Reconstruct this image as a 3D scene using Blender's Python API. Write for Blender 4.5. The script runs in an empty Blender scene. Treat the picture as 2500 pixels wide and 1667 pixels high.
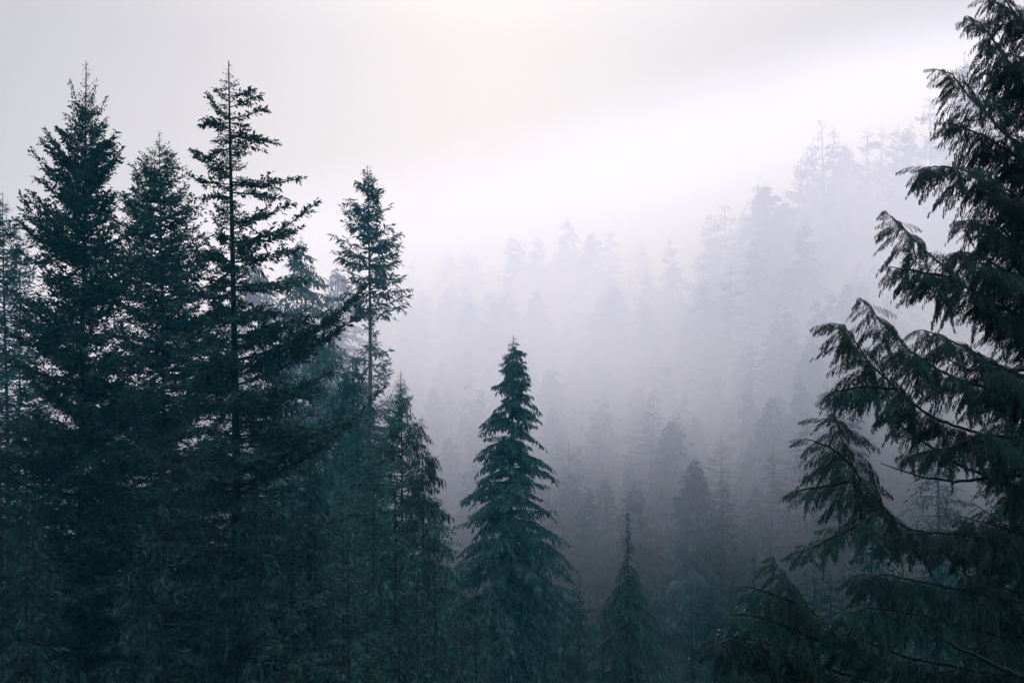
import bpy, math, random
import numpy as np
from mathutils import Vector, Matrix
random.seed(7); R = np.random.default_rng(7)
rad = math.radians
SC = bpy.context.scene
COL = SC.collection
F = 2431.0                      # focal length in pixels of the 2500 px wide frame

# ------------------------------------------------------------------ camera, sky, sun, exposure
cam = bpy.data.cameras.new('camera'); cam.lens = 35.0; cam.sensor_width = 36.0
cam.clip_start = 0.1; cam.clip_end = 5000
cam_o = bpy.data.objects.new('camera', cam); COL.objects.link(cam_o)
cam_o.location = (0, 0, 0); cam_o.rotation_euler = (rad(90), 0, 0)
SC.camera = cam_o
SC.view_settings.view_transform = 'Standard'; SC.view_settings.look = 'None'
SC.view_settings.exposure = 1.3; SC.view_settings.gamma = 1.0; SC.view_settings.use_curve_mapping = False
SC.cycles.volume_bounces = 10; SC.cycles.max_bounces = 12; SC.cycles.diffuse_bounces = 2
SC.cycles.transparent_max_bounces = 24
SC.cycles.use_denoising = True

SUN_EL, SUN_AZ = rad(24), rad(-2)        # behind the cloud, beyond the valley (azimuth from +Y, towards +X)
world = bpy.data.worlds.new('World'); SC.world = world; world.use_nodes = True
nt = world.node_tree; N = nt.nodes; L = nt.links
for n in list(N): N.remove(n)
out = N.new('ShaderNodeOutputWorld'); bg = N.new('ShaderNodeBackground')
sky = N.new('ShaderNodeTexSky'); sky.sky_type = 'NISHITA'; sky.sun_disc = False
sky.sun_elevation = SUN_EL; sky.sun_rotation = SUN_AZ
bg.inputs['Strength'].default_value = 0.1
# overcast deck: glow where the sun stands behind it, brightened overhead to light the fog
tc = N.new('ShaderNodeTexCoord')
dot = N.new('ShaderNodeVectorMath'); dot.operation = 'DOT_PRODUCT'
ge, ga = rad(9), rad(4)
dot.inputs[1].default_value = (math.sin(ga) * math.cos(ge), math.cos(ga) * math.cos(ge), math.sin(ge))
L.new(tc.outputs['Generated'], dot.inputs[0])
mr = N.new('ShaderNodeMapRange'); mr.inputs['From Min'].default_value = -1; mr.inputs['From Max'].default_value = 1
L.new(dot.outputs['Value'], mr.inputs['Value'])
pw = N.new('ShaderNodeMath'); pw.operation = 'POWER'; pw.inputs[1].default_value = 8.0
L.new(mr.outputs['Result'], pw.inputs[0])
nz = N.new('ShaderNodeTexNoise'); nz.inputs['Scale'].default_value = 2.2; nz.inputs['Detail'].default_value = 3
mp = N.new('ShaderNodeMapping'); mp.inputs['Scale'].default_value = (1, 1, 2.5)
L.new(tc.outputs['Generated'], mp.inputs['Vector']); L.new(mp.outputs['Vector'], nz.inputs['Vector'])
ad = N.new('ShaderNodeMath'); ad.operation = 'MULTIPLY_ADD'; ad.inputs[1].default_value = 0.12; ad.inputs[2].default_value = -0.06
L.new(nz.outputs['Fac'], ad.inputs[0])
ad2 = N.new('ShaderNodeMath'); ad2.operation = 'ADD'; L.new(pw.outputs[0], ad2.inputs[0]); L.new(ad.outputs[0], ad2.inputs[1])
cr = N.new('ShaderNodeValToRGB')
cr.color_ramp.elements[0].position = 0.0; cr.color_ramp.elements[0].color = (0.160, 0.127, 0.131, 1)
cr.color_ramp.elements[1].position = 1.0; cr.color_ramp.elements[1].color = (0.302, 0.288, 0.300, 1)
e = cr.color_ramp.elements.new(0.5); e.color = (0.226, 0.214, 0.232, 1)
L.new(ad2.outputs[0], cr.inputs['Fac'])
sc_ = N.new('ShaderNodeVectorMath'); sc_.operation = 'SCALE'; sc_.inputs['Scale'].default_value = 10.0
sx = N.new('ShaderNodeSeparateXYZ'); L.new(tc.outputs['Generated'], sx.inputs[0])
zr = N.new('ShaderNodeMapRange'); zr.interpolation_type = 'SMOOTHSTEP'; zr.inputs['From Min'].default_value = 0.27; zr.inputs['From Max'].default_value = 1.0
zr.inputs['To Min'].default_value = 10.0; zr.inputs['To Max'].default_value = 76.0
L.new(sx.outputs['Z'], zr.inputs['Value']); L.new(zr.outputs['Result'], sc_.inputs['Scale'])
L.new(cr.outputs['Color'], sc_.inputs[0])
mx = N.new('ShaderNodeMix'); mx.data_type = 'RGBA'; mx.inputs['Factor'].default_value = 0.96
L.new(sky.outputs['Color'], mx.inputs['A']); L.new(sc_.outputs['Vector'], mx.inputs['B'])
L.new(mx.outputs['Result'], bg.inputs['Color']); L.new(bg.outputs[0], out.inputs['Surface'])

sun = bpy.data.lights.new('sun', 'SUN'); sun.energy = 0.22; sun.angle = rad(24); sun.color = (1.0, 0.93, 0.95)
sun_o = bpy.data.objects.new('sun', sun); COL.objects.link(sun_o)
sd = Vector((math.sin(SUN_AZ) * math.cos(SUN_EL), math.cos(SUN_AZ) * math.cos(SUN_EL), math.sin(SUN_EL)))
sun_o.rotation_euler = (-sd).to_track_quat('-Z', 'Y').to_euler()

# ------------------------------------------------------------------ materials
def foliage_mat(name, c1, c2, rough=0.6, trans=0.2):
    m = bpy.data.materials.new(name); m.use_nodes = True; t = m.node_tree; n = t.nodes; l = t.links
    p = n['Principled BSDF']; o = n['Material Output']
    g = n.new('ShaderNodeNewGeometry')
    a = n.new('ShaderNodeTexNoise'); a.inputs['Scale'].default_value = 0.7; a.inputs['Detail'].default_value = 4
    l.new(g.outputs['Position'], a.inputs['Vector'])
    oi = n.new('ShaderNodeObjectInfo')
    s = n.new('ShaderNodeMath'); s.operation = 'MULTIPLY_ADD'; s.inputs[1].default_value = 0.35
    l.new(oi.outputs['Random'], s.inputs[0]); l.new(a.outputs['Fac'], s.inputs[2])
    a2 = n.new('ShaderNodeTexNoise'); a2.inputs['Scale'].default_value = 5.0; a2.inputs['Detail'].default_value = 3
    l.new(g.outputs['Position'], a2.inputs['Vector'])
    s2 = n.new('ShaderNodeMath'); s2.operation = 'MULTIPLY_ADD'; s2.inputs[1].default_value = 0.9; l.new(a2.outputs['Fac'], s2.inputs[0]); l.new(s.outputs[0], s2.inputs[2]); s = s2
    mrr = n.new('ShaderNodeMapRange'); mrr.inputs['From Min'].default_value = 0.75; mrr.inputs['From Max'].default_value = 1.45
    l.new(s.outputs[0], mrr.inputs['Value'])
    mix = n.new('ShaderNodeMix'); mix.data_type = 'RGBA'
    mix.inputs['A'].default_value = (*c1, 1); mix.inputs['B'].default_value = (*c2, 1)
    l.new(mrr.outputs['Result'], mix.inputs['Factor'])
    l.new(mix.outputs['Result'], p.inputs['Base Color'])
    p.inputs['Roughness'].default_value = rough; p.inputs['Specular IOR Level'].default_value = 0.07
    tr = n.new('ShaderNodeBsdfTranslucent'); l.new(mix.outputs['Result'], tr.inputs['Color'])
    ms = n.new('ShaderNodeMixShader'); ms.inputs[0].default_value = trans
    l.new(p.outputs[0], ms.inputs[1]); l.new(tr.outputs[0], ms.inputs[2]); l.new(ms.outputs[0], o.inputs['Surface'])
    return m
def bark_mat(name, c1, c2):
    m = bpy.data.materials.new(name); m.use_nodes = True; t = m.node_tree; n = t.nodes; l = t.links
    p = n['Principled BSDF']; g = n.new('ShaderNodeNewGeometry')
    mpn = n.new('ShaderNodeMapping'); mpn.inputs['Scale'].default_value = (9, 9, 1.6)
    a = n.new('ShaderNodeTexNoise'); a.inputs['Scale'].default_value = 1.5; a.inputs['Detail'].default_value = 6
    l.new(g.outputs['Position'], mpn.inputs['Vector']); l.new(mpn.outputs['Vector'], a.inputs['Vector'])
    mix = n.new('ShaderNodeMix'); mix.data_type = 'RGBA'
    mix.inputs['A'].default_value = (*c1, 1); mix.inputs['B'].default_value = (*c2, 1)
    l.new(a.outputs['Fac'], mix.inputs['Factor']); l.new(mix.outputs['Result'], p.inputs['Base Color'])
    p.inputs['Specular IOR Level'].default_value = 0.08
    b = n.new('ShaderNodeBump'); b.inputs['Distance'].default_value = 0.05; b.inputs['Strength'].default_value = 0.6
    l.new(a.outputs['Fac'], b.inputs['Height']); l.new(b.outputs[0], p.inputs['Normal'])
    p.inputs['Roughness'].default_value = 0.85
    return m
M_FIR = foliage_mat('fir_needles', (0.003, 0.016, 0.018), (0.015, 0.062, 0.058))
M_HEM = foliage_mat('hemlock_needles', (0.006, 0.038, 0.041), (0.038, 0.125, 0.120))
M_CED = foliage_mat('cedar_scales', (0.002, 0.014, 0.016), (0.010, 0.058, 0.055), 0.42)
M_BARK = bark_mat('dark_bark', (0.003, 0.008, 0.009), (0.009, 0.019, 0.020))
M_TWIG = bark_mat('pale_dead_twigs', (0.05, 0.06, 0.06), (0.12, 0.13, 0.125))
M_SOIL = bark_mat('forest_floor_soil', (0.010, 0.016, 0.012), (0.030, 0.045, 0.030))

def vol_mat(name, density, color, aniso):
    m = bpy.data.materials.new(name); m.use_nodes = True; n = m.node_tree.nodes
    for x in list(n): n.remove(x)
    o = n.new('ShaderNodeOutputMaterial'); v = n.new('ShaderNodeVolumePrincipled')
    v.inputs['Color'].default_value = (*color, 1); v.inputs['Density'].default_value = density
    v.inputs['Anisotropy'].default_value = aniso; v.inputs['Absorption Color'].default_value = (1, 1, 1, 1)
    m.node_tree.links.new(v.outputs[0], o.inputs['Volume'])
    return m

# ------------------------------------------------------------------ objects and meshes
def link(o, parent=None, **kw):
    COL.objects.link(o)
    if parent is not None: o.parent = parent
    for k, v in kw.items():
        if v: o[k] = v
    return o
def mesh_np(name, V, Q=None, T=None, mats=(), qm=None, tm=None, smooth=False):
    me = bpy.data.meshes.new(name)
    V = np.asarray(V, np.float32).reshape(-1, 3)
    Q = np.zeros((0, 4), np.int32) if Q is None else np.asarray(Q, np.int32).reshape(-1, 4)
    T = np.zeros((0, 3), np.int32) if T is None else np.asarray(T, np.int32).reshape(-1, 3)
    me.vertices.add(len(V)); me.vertices.foreach_set('co', V.ravel())
    nl = len(Q) * 4 + len(T) * 3
    me.loops.add(nl); me.loops.foreach_set('vertex_index', np.concatenate([Q.ravel(), T.ravel()]).astype(np.int32))
    npoly = len(Q) + len(T); me.polygons.add(npoly)
    st = np.concatenate([np.arange(len(Q)) * 4, len(Q) * 4 + np.arange(len(T)) * 3]).astype(np.int32)
    me.polygons.foreach_set('loop_start', st)
    for m in mats: me.materials.append(m)
    if qm is not None: me.polygons.foreach_set('material_index', np.asarray(qm, np.int32))
    if smooth: me.polygons.foreach_set('use_smooth', np.ones(npoly, bool))
    me.update(calc_edges=True)
    return me
def tubes(P, rads, sides=5):
    """P (n,k,3) polylines, rads (n,k): tapered tubes -> V, Q"""
    P = np.asarray(P, float); n, k, _ = P.shape
    T = np.gradient(P, axis=1); T /= np.linalg.norm(T, axis=2, keepdims=True) + 1e-9
    up = np.where(np.abs(T[..., 2:3]) > 0.9, np.array([1., 0, 0]), np.array([0, 0, 1.]))
    A = np.cross(T, up); A /= np.linalg.norm(A, axis=2, keepdims=True) + 1e-9
    B = np.cross(T, A)
    th = np.linspace(0, 2 * np.pi, sides, endpoint=False)
    V = P[:, :, None, :] + rads[:, :, None, None] * (A[:, :, None, :] * np.cos(th)[:, None] + B[:, :, None, :] * np.sin(th)[:, None])
    idx = np.arange(n * k * sides).reshape(n, k, sides)
    a = idx[:, :-1, :]; b = np.roll(a, -1, axis=2); d = idx[:, 1:, :]; c = np.roll(d, -1, axis=2)
    return V.reshape(-1, 3), np.stack([a, b, c, d], -1).reshape(-1, 4)
def nrm(v): return v / (np.linalg.norm(v, axis=-1, keepdims=True) + 1e-9)
def rotz(v, a):
    c, s = np.cos(a), np.sin(a)
    return np.stack([v[..., 0] * c - v[..., 1] * s, v[..., 0] * s + v[..., 1] * c, v[..., 2]], -1)
def kites(p, d, l, w, flat=1.0):
    """leaf-shaped quads: base p, unit direction d, length l, half width w"""
    n = len(p)
    up = np.array([0, 0, 1.]) + R.normal(0, flat, (n, 3))
    s = nrm(np.cross(d, up)); nn = np.cross(s, d)
    V = np.stack([p, p + d * (l * .45)[:, None] + s * w[:, None] + nn * (w * .5)[:, None], p + d * l[:, None],
                  p + d * (l * .45)[:, None] - s * w[:, None] + nn * (w * .5)[:, None]], 1)
    return V          # (n,4,3)

def branch_pos(b, t):
    """b: dict of arrays indexed per branch (already gathered), t array"""
    Lh = b['L'] * t
    z = b['z0'] + b['ze'] * ((1 - b['c']) * t + b['c'] * t * t)
    wob = b['L'] * 0.045 * np.sin(b['ph'] + t * 5.0) * t
    x = Lh * np.cos(b['phi']) - wob * np.sin(b['phi']); y = Lh * np.sin(b['phi']) + wob * np.cos(b['phi'])
    return np.stack([x, y, z + wob * 0.5], -1)

def build_crown(b, P):
    """b: dict of per-branch arrays. Returns kite verts, branch id of every kite, sub polylines"""
    nb = len(b['L'])
    cnt = np.maximum(np.where(b['L'] < .35, 2, 4), (b['L'] * (1 - P['bare']) / P['sub_sp'] * 2 * b['dens'] * (1 + .9 * (b['L'] < 1.3))).astype(int))
    bi = np.repeat(np.arange(nb), cnt)
    k = np.concatenate([np.arange(c) for c in cnt]); cn = cnt[bi]
    t = P['bare'] + (1 - P['bare']) * (k + 0.5 + R.uniform(-.4, .4, len(k))) / cn
    t = np.clip(t, 0.02, 1); last = (k >= cn - 1); t[last] = 0.985
    g = {q: v[bi] for q, v in b.items()}
    p = branch_pos(g, t); p2 = branch_pos(g, t + 0.02)
    tan = nrm(p2 - p)
    side = np.where(k % 2 == 0, 1., -1.)
    ang = side * R.normal(rad(P['ang']), rad(11), len(k)); ang[last] *= 0.1
    ls = (P['smin'] + P['srat'] * g['L'] * (1 - t) ** 0.85 * np.clip(t / 0.3, 0.45, 1)) * R.uniform(.6, 1.15, len(k))
    ls *= np.clip(.75 + P.get('clump', .3) * np.sin(g['ph'] * 3 + t * g['L'] * 4.2) , .3, 1.5)
    ls = np.minimum(np.minimum(ls, P['smax']), .05 + .55 * g['L'])
    d = rotz(tan, ang); d[:, 2] = d[:, 2] * 0.6 + R.normal(P['subz'], P.get('zstd', .15), len(k)); d = nrm(d)
    def subpos(P0, D, LS, s): 
        q = P0 + D * (LS * s)[..., None]
        q[..., 2] -= P['hang'] * LS * s * s
        return q
    ct = np.maximum(np.where(g['L'] < .35, 1, 3), (ls / P['tw_sp']).astype(int))
    si = np.repeat(np.arange(len(ls)), ct)
    kk = np.concatenate([np.arange(c) for c in ct]); cc = ct[si]
    s = (kk + R.uniform(0.1, 1, len(kk))) / cc
    q = subpos(p[si], d[si], ls[si], s); q2 = subpos(p[si], d[si], ls[si], s + 0.05)
    td = nrm(q2 - q)
    sd2 = np.where(kk % 2 == 0, 1., -1.)
    td = rotz(td, sd2 * np.abs(R.normal(rad(35), rad(22), len(kk))))
    td[:, 2] += R.normal(0, P['fluff'], len(kk)) - P['twhang'] * R.uniform(.3, 1.2, len(kk))
    td = nrm(td)
    tl = P['tl'] * R.uniform(.55, 1.3, len(kk)) * (1 - .25 * s)
    tl *= np.clip(P.get('tmin', .32) + .5 * g['L'][si] / P.get('tscale', 1), 0, 1)
    if P['twhang'] > 0.3: tl *= R.choice([1, 1, 1.7], len(kk))
    q += R.normal(0, P['tl'] * 0.12, q.shape)
    KV = kites(q, td, tl, tl * P['wr'] * R.uniform(.7, 1.2, len(kk)), P.get('flat', .7))
    ss = np.linspace(0, 1, 4)
    SP = np.stack([subpos(p, d, ls, np.full(len(ls), x)) for x in ss], 1)
    return KV, bi[si], SP, bi, ls

DEF = dict(bare=.12, sub_sp=.20, smin=.18, srat=.34, smax=1.5, ang=52, subz=.05, hang=.10, tw_sp=.07, fluff=.4, twhang=.15, tl=.27, wr=.2)
FIR = dict(DEF, zstd=.30, clump=.6, tw_sp=.052, srat=.38, sub_sp=.15, tl=.26, wr=.22)
HEM = dict(DEF, hang=.45, twhang=.75, tl=.26, wr=.15, subz=0.0, fluff=.22, sub_sp=.22, srat=.30, smax=1.3)
DROOP = dict(DEF, hang=.9, twhang=1.5, tl=.34, wr=.10, fluff=.2, sub_sp=.24, srat=.25, smax=1.0)

def profile_branches(prof, dz, nper, e_top, e_bot, c=0.8, zscale=1.0, var=.22, miss=0.0):
    """prof: (z, left, right) sorted from the top down, in metres. Tips follow the profile."""
    zs = np.array([p[0] for p in prof]); lf = np.array([p[1] for p in prof]); rt = np.array([p[2] for p in prof])
    ztop, zbot = zs[0], zs[-1]
    rows = []
    z = ztop - 0.1
    while z > zbot:
        f = (ztop - z) / (ztop - zbot)
        step = dz * (0.45 + 0.55 * min(1, f * 5))
        for k in range(nper):
            if random.random() < miss: continue
            phi = random.uniform(0, 2 * math.pi); zz = z + random.uniform(-.5, .5) * step
            a = np.interp(-zz, -zs, lf); bb = np.interp(-zz, -zs, rt)
            cph = math.cos(phi); wgt = 0.5 + 0.5 * cph
            Ln = a * (1 - wgt) + bb * wgt
            Ln *= random.uniform(1 - var * 1.6, 1 + var * .35)
            mn = dz * .42 * min(1.0, .35 + (ztop - z) / (2.5 * dz))
            if Ln < mn: Ln = mn * random.uniform(.6, 1.2)
            if Ln < 0.3 and k > 3: continue
            ee = e_top + (e_bot - e_top) * min(1, f * 1.6) ** .7
            ze = Ln * (ee + random.gauss(0, .10))
            rows.append((zz - ze, phi, Ln, ze, c + random.gauss(0, .2), 1.0))
        z -= step
    return rows

def ground(x, y):
    x = np.asarray(x, float); y = np.asarray(y, float)
    D = np.hypot(x, y) + 1e-6
    yy = np.maximum(y, 0.35 * D)
    u = np.clip(1250 + F * x / yy, -900, 3400); Dy = np.maximum(y, 0.35 * D)
    Db = np.interp(u, [-900, 0, 950, 1250, 1600, 2000, 2500, 3400], [140, 130, 115, 105, 92, 78, 66, 55])
    Dc = np.interp(u, [-900, 0, 600, 950, 1250, 1600, 2000, 2300, 2500, 3400], [250, 250, 245, 240, 230, 215, 190, 175, 165, 140])
    rc = np.interp(u, [-900, 0, 600, 950, 1250, 1600, 1750, 2000, 2250, 2500, 3400], [760, 780, 820, 840, 800, 800, 720, 590, 520, 440, 300])
    zc = (833 - rc) / F * Dc
    t = (Dy - Db) / (Dc - Db)
    z = -34 + (zc + 34) * np.clip(t, 0, 1) - np.maximum(t - 1, 0) * 6
    near = -34 + 32 * (1 - np.clip((D - 3) / 38, 0, 1)) ** 1.6
    behind = -34 + 32 * np.clip((D + 0) / 1, 0, 1)
    z = np.maximum(z, near) if True else z
    z = np.where(y < -5, np.maximum(z, near), z)
    z = z + 0.5 * np.sin(x * .21 + 1) * np.cos(y * .17) * np.clip((D - 8) / 15, 0, 1)
    return z

def make_tree(u, row, D, prof, P, label, name='conifer_tree', cat='tree', group=None, trunk_r=.3, mat=None,
              dz=.34, nper=5, e_top=.5, e_bot=0., c=.8, extra=(), split=True, miss=0., var=.22, lean=(0, 0), wood=True, twig_mat=None):
    mat = mat or M_FIR
    mpx = D / F
    x0, zt = (u - 1250) * mpx, (833 - row) * mpx
    zg = float(ground(x0, D)) - 0.2
    H = zt - zg
    root = bpy.data.objects.new(name, None); root.location = (x0, D, zg); root.empty_display_size = .5
    link(root, None, label=label, category=cat, group=group)
    pr = [((833 - r) * mpx - zg, a * mpx, b * mpx) for r, a, b in prof]
    if pr[-1][0] > 3.5: pr.append((3.0, pr[-1][1] * .9, pr[-1][2] * .9))
    rows = profile_branches(pr, dz, nper, e_top, e_bot, c, var=var, miss=miss)
    for ex in extra:
        r0, tu, tr, cc = ex[:4]
        zb = (833 - r0) * mpx - zg; ze = (r0 - tr) * mpx; dx = (tu - u) * mpx
        ph = (0 if dx > 0 else math.pi) + random.uniform(-.35, .35)
        rows.append((zb, ph, abs(dx) / math.cos(ph if dx > 0 else ph - math.pi), ze, cc, ex[4] if len(ex) > 4 else 1.3))
    rows = [r for r in rows if r[0] > 1.0]
    A = np.array(rows)
    b = dict(z0=A[:, 0], phi=A[:, 1], L=A[:, 2], ze=A[:, 3], c=A[:, 4], dens=A[:, 5], ph=R.uniform(0, 6, len(A)))
    b['z0'] = np.minimum(b['z0'], H - .15)
    b['dens'] *= np.interp(b['z0'] + zg, [-.36 * D, -.20 * D, -.10 * D], [.30, .6, 1.0])
    KV, kb, SP, sb, ls = build_crown(b, P)
    # trunk, gently bent
    K = 22; tz = np.linspace(0, H + 0.25 * mpx * 10, K); bend = .004 * H
    bx = bend * np.sin(tz / H * 5 + u); by = bend * np.cos(tz / H * 4 + row); bx -= bx[-1]; by -= by[-1]
    TP = np.stack([bx, by, tz], -1)[None]
    tr_ = (trunk_r * (1 - tz / H * .97).clip(.02, 1) ** .9)[None]
    def off(z): return np.stack([np.interp(z, tz, bx), np.interp(z, tz, by), np.zeros_like(z)], -1)
    KV += off(b['z0'])[kb][:, None, :]; SP += off(b['z0'])[sb][:, None, :]
    V, Q = tubes(TP, tr_, 9)
    link(bpy.data.objects.new('trunk', mesh_np('trunk', V, Q, mats=[M_BARK], smooth=True)), root)
    tt = np.linspace(0, 1, 7)
    BP = np.stack([branch_pos(b, np.full(len(A), t)) for t in tt], 1) + off(b['z0'])[:, None, :]
    br = (0.012 + b['L'] * .011)[:, None] * (1 - tt * .85)[None]
    tm = twig_mat or M_BARK
    if split:
        order = np.argsort(kb, kind='stable'); kbs = kb[order]; KVs = KV[order]
        lo = np.searchsorted(kbs, np.arange(len(A))); hi = np.searchsorted(kbs, np.arange(len(A)), 'right')
        vis = (b['z0'] + zg > -.36 * D) * 10 + b['L']
        keep = np.sort(np.argsort(-vis)[:260]); rest = np.setdiff1d(np.arange(len(A)), keep)
        for i in keep:
            V, Q = tubes(BP[i:i + 1], br[i:i + 1], 4)
            if wood and D < 80:
                m = sb == i
                V2, Q2 = tubes(SP[m][:, [0, 3]], np.full((m.sum(), 2), .008) * np.array([1, .4]), 3)
                Q = np.concatenate([Q, Q2 + len(V)]); V = np.concatenate([V, V2])
            bo = link(bpy.data.objects.new('branch', mesh_np('branch', V, Q, mats=[tm])), root)
            kv = KVs[lo[i]:hi[i]]
            link(bpy.data.objects.new('foliage', mesh_np('foliage', kv.reshape(-1, 3), np.arange(len(kv) * 4), mats=[mat])), bo)
        if len(rest):
            V, Q = tubes(BP[rest], br[rest], 3)
            so = link(bpy.data.objects.new('small_branches', mesh_np('small_branches', V, Q, mats=[tm])), root, kind='stuff')
            kv = KV[np.isin(kb, rest)]
            link(bpy.data.objects.new('foliage', mesh_np('foliage', kv.reshape(-1, 3), np.arange(len(kv) * 4), mats=[mat])), so, kind='stuff')
    else:
        V, Q = tubes(BP, br, 3)
        link(bpy.data.objects.new('limbs', mesh_np('limbs', V, Q, mats=[tm])), root, kind='stuff')
        link(bpy.data.objects.new('crown', mesh_np('crown', KV.reshape(-1, 3), np.arange(len(KV) * 4), mats=[mat])), root)
    return root

# ------------------------------------------------------------------ terrain: one sheet to the horizon
def terrain():
    xs = np.concatenate([np.linspace(-700, -420, 8), np.linspace(-400, 400, 161), np.linspace(420, 700, 8)])
    ys = np.concatenate([np.linspace(-300, -60, 8), np.linspace(-50, 420, 95), np.linspace(450, 800, 9)])
    X, Y = np.meshgrid(xs, ys)
    Z = np.maximum(ground(X, Y), -36.0)
    V = np.stack([X, Y, Z], -1).reshape(-1, 3)
    idx = np.arange(len(V)).reshape(X.shape)
    Q = np.stack([idx[:-1, :-1], idx[:-1, 1:], idx[1:, 1:], idx[1:, :-1]], -1).reshape(-1, 4)
    o = bpy.data.objects.new('ground', mesh_np('ground', V, Q, mats=[M_SOIL], smooth=True))
    link(o, None, kind='structure')
terrain()

# ------------------------------------------------------------------ air: thin haze everywhere, fog bank lying on the far slope
def box(name, lo, hi, mat):
    V = [(x, y, z) for x in (lo[0], hi[0]) for y in (lo[1], hi[1]) for z in (lo[2], hi[2])]
    Q = [(0, 1, 3, 2), (4, 6, 7, 5), (0, 4, 5, 1), (2, 3, 7, 6), (0, 2, 6, 4), (1, 5, 7, 3)]
    o = bpy.data.objects.new(name, mesh_np(name, V, Q, mats=[mat])); return link(o, None, kind='stuff')
FRONT = 88; FOG = (0.064, (0.69, 0.76, 0.97), .45); FTOP = (5.0, 0.20, 0.36, 56.0); FLOW = .04
hz = box('haze', (-710, -310, -38), (710, 810, 62), vol_mat('thin_haze', 0.00055, (0.10, 0.66, 1.0), .4))

def fog_bank():
    # a closed body: front follows the foot of the far slope and billows, top swells over the ridge and thins out at its edges
    nu, nw, nv = 70, 16, 12
    xs = np.linspace(-420, 420, nu)
    def lump(x, y, z): return 4.5 * np.sin(x * .045 + z * .03 + 1) + 3 * np.sin(x * .11 - z * .09) + 2.2 * np.sin(x * .23 + z * .17 + 2) + 1.5 * np.sin(x * .4 + y * .3)
    sl = np.interp(xs, [-420, -60, 30, 65, 420], [.34, .34, .36, .5, .5])
    Y0 = FRONT - 0.20 * np.maximum(xs, -40); Yb = np.where(xs > 0, 262 - .42 * xs, 262 - .02 * xs).clip(150, 400); Y0 = Y0.clip(50, 400)
    rings = []
    for w in np.linspace(0, 1, nv)[:-1]:                      # front wall, upwards
        zt = sl * .42 * Y0; z = -37.5 + w * (zt + 37.5); y = Y0 + lump(xs, Y0, z); rings.append(np.stack([xs, y, z], -1))
    for w in np.linspace(0, 1, nw):                           # top, away from the viewer
        y = Y0 + (Yb - Y0) * w; z = sl * y * (.42 + .58 * np.sin(np.pi / 2 * np.minimum(w / .8, 1)) - .35 * max(0, w - .8) / .2)
        z = np.minimum(z + (1 - w) * 0 + 2.0 * np.sin(xs * .06 + y * .05) + 1.3 * np.sin(xs * .17 + y * .11), 60)
        if w == 0: y = y + lump(xs, Y0, z)
        rings.append(np.stack([xs, y, z], -1))
    rings.append(np.stack([xs, Yb, np.full_like(xs, -37.5)], -1))
    G_ = np.stack(rings); nr = len(rings); idx = np.arange(nr * nu).reshape(nr, nu); nx = np.roll(idx, -1, axis=0)
    Q = np.stack([idx[:, :-1], idx[:, 1:], nx[:, 1:], nx[:, :-1]], -1).reshape(-1, 4)
    fm = vol_mat('fog', *FOG); n = fm.node_tree.nodes; l = fm.node_tree.links; v = n['Principled Volume']; v.inputs['Absorption Color'].default_value = (.74, .975, 1, 1)
    g = n.new('ShaderNodeNewGeometry'); sp = n.new('ShaderNodeSeparateXYZ'); l.new(g.outputs['Position'], sp.inputs[0])
    def math_(op, a, b, c=None):
        m = n.new('ShaderNodeMath'); m.operation = op
        for i, q in enumerate((a, b, c)):
            if q is None: continue
            if isinstance(q, (int, float)): m.inputs[i].default_value = q
            else: l.new(q, m.inputs[i])
        return m.outputs[0]
    def ramp(val, a, b, lo, hi):
        m = n.new('ShaderNodeMapRange'); m.interpolation_type = 'SMOOTHSTEP'
        for k_, q in (('From Min', a), ('From Max', b), ('To Min', lo), ('To Max', hi)): m.inputs[k_].default_value = q
        l.new(val, m.inputs['Value']); return m.outputs['Result']
    # the cloud follows the slope: its upper limit climbs with distance and to the right, and it thins out upwards and downwards
    xr = math_('MAXIMUM', sp.outputs['X'], 0.0)
    lim = math_('MULTIPLY_ADD', xr, FTOP[2], math_('MULTIPLY_ADD', sp.outputs['Y'], FTOP[1], FTOP[0]))
    lim = math_('MULTIPLY_ADD', math_('MINIMUM', sp.outputs['X'], 0.0), 0.18, lim)
    up = ramp(math_('SUBTRACT', sp.outputs['Z'], lim), -FTOP[3], 0.0, 1.0, 0.0)
    dn = ramp(sp.outputs['Z'], -32.0, 0.0, FLOW, 1.0)
    nz_ = n.new('ShaderNodeTexNoise'); nz_.inputs['Scale'].default_value = .022; nz_.inputs['Detail'].default_value = 3; l.new(g.outputs['Position'], nz_.inputs['Vector'])
    w_ = ramp(nz_.outputs['Fac'], .3, .7, .55, 1.4)
    l.new(math_('MULTIPLY', math_('MULTIPLY', math_('MULTIPLY', up, dn), w_), FOG[0]), v.inputs['Density'])
    me = mesh_np('fog_bank', G_.reshape(-1, 3), Q, mats=[fm])
    import bmesh
    bm = bmesh.new(); bm.from_mesh(me); bmesh.ops.holes_fill(bm, edges=[e_ for e_ in bm.edges if e_.is_boundary], sides=0)
    bmesh.ops.recalc_face_normals(bm, faces=bm.faces); bm.to_mesh(me); bm.free()
    link(bpy.data.objects.new('fog_bank', me), None, kind='stuff', label='pale fog bank lying over the far wooded slope', category='fog')
fog_bank()

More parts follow.
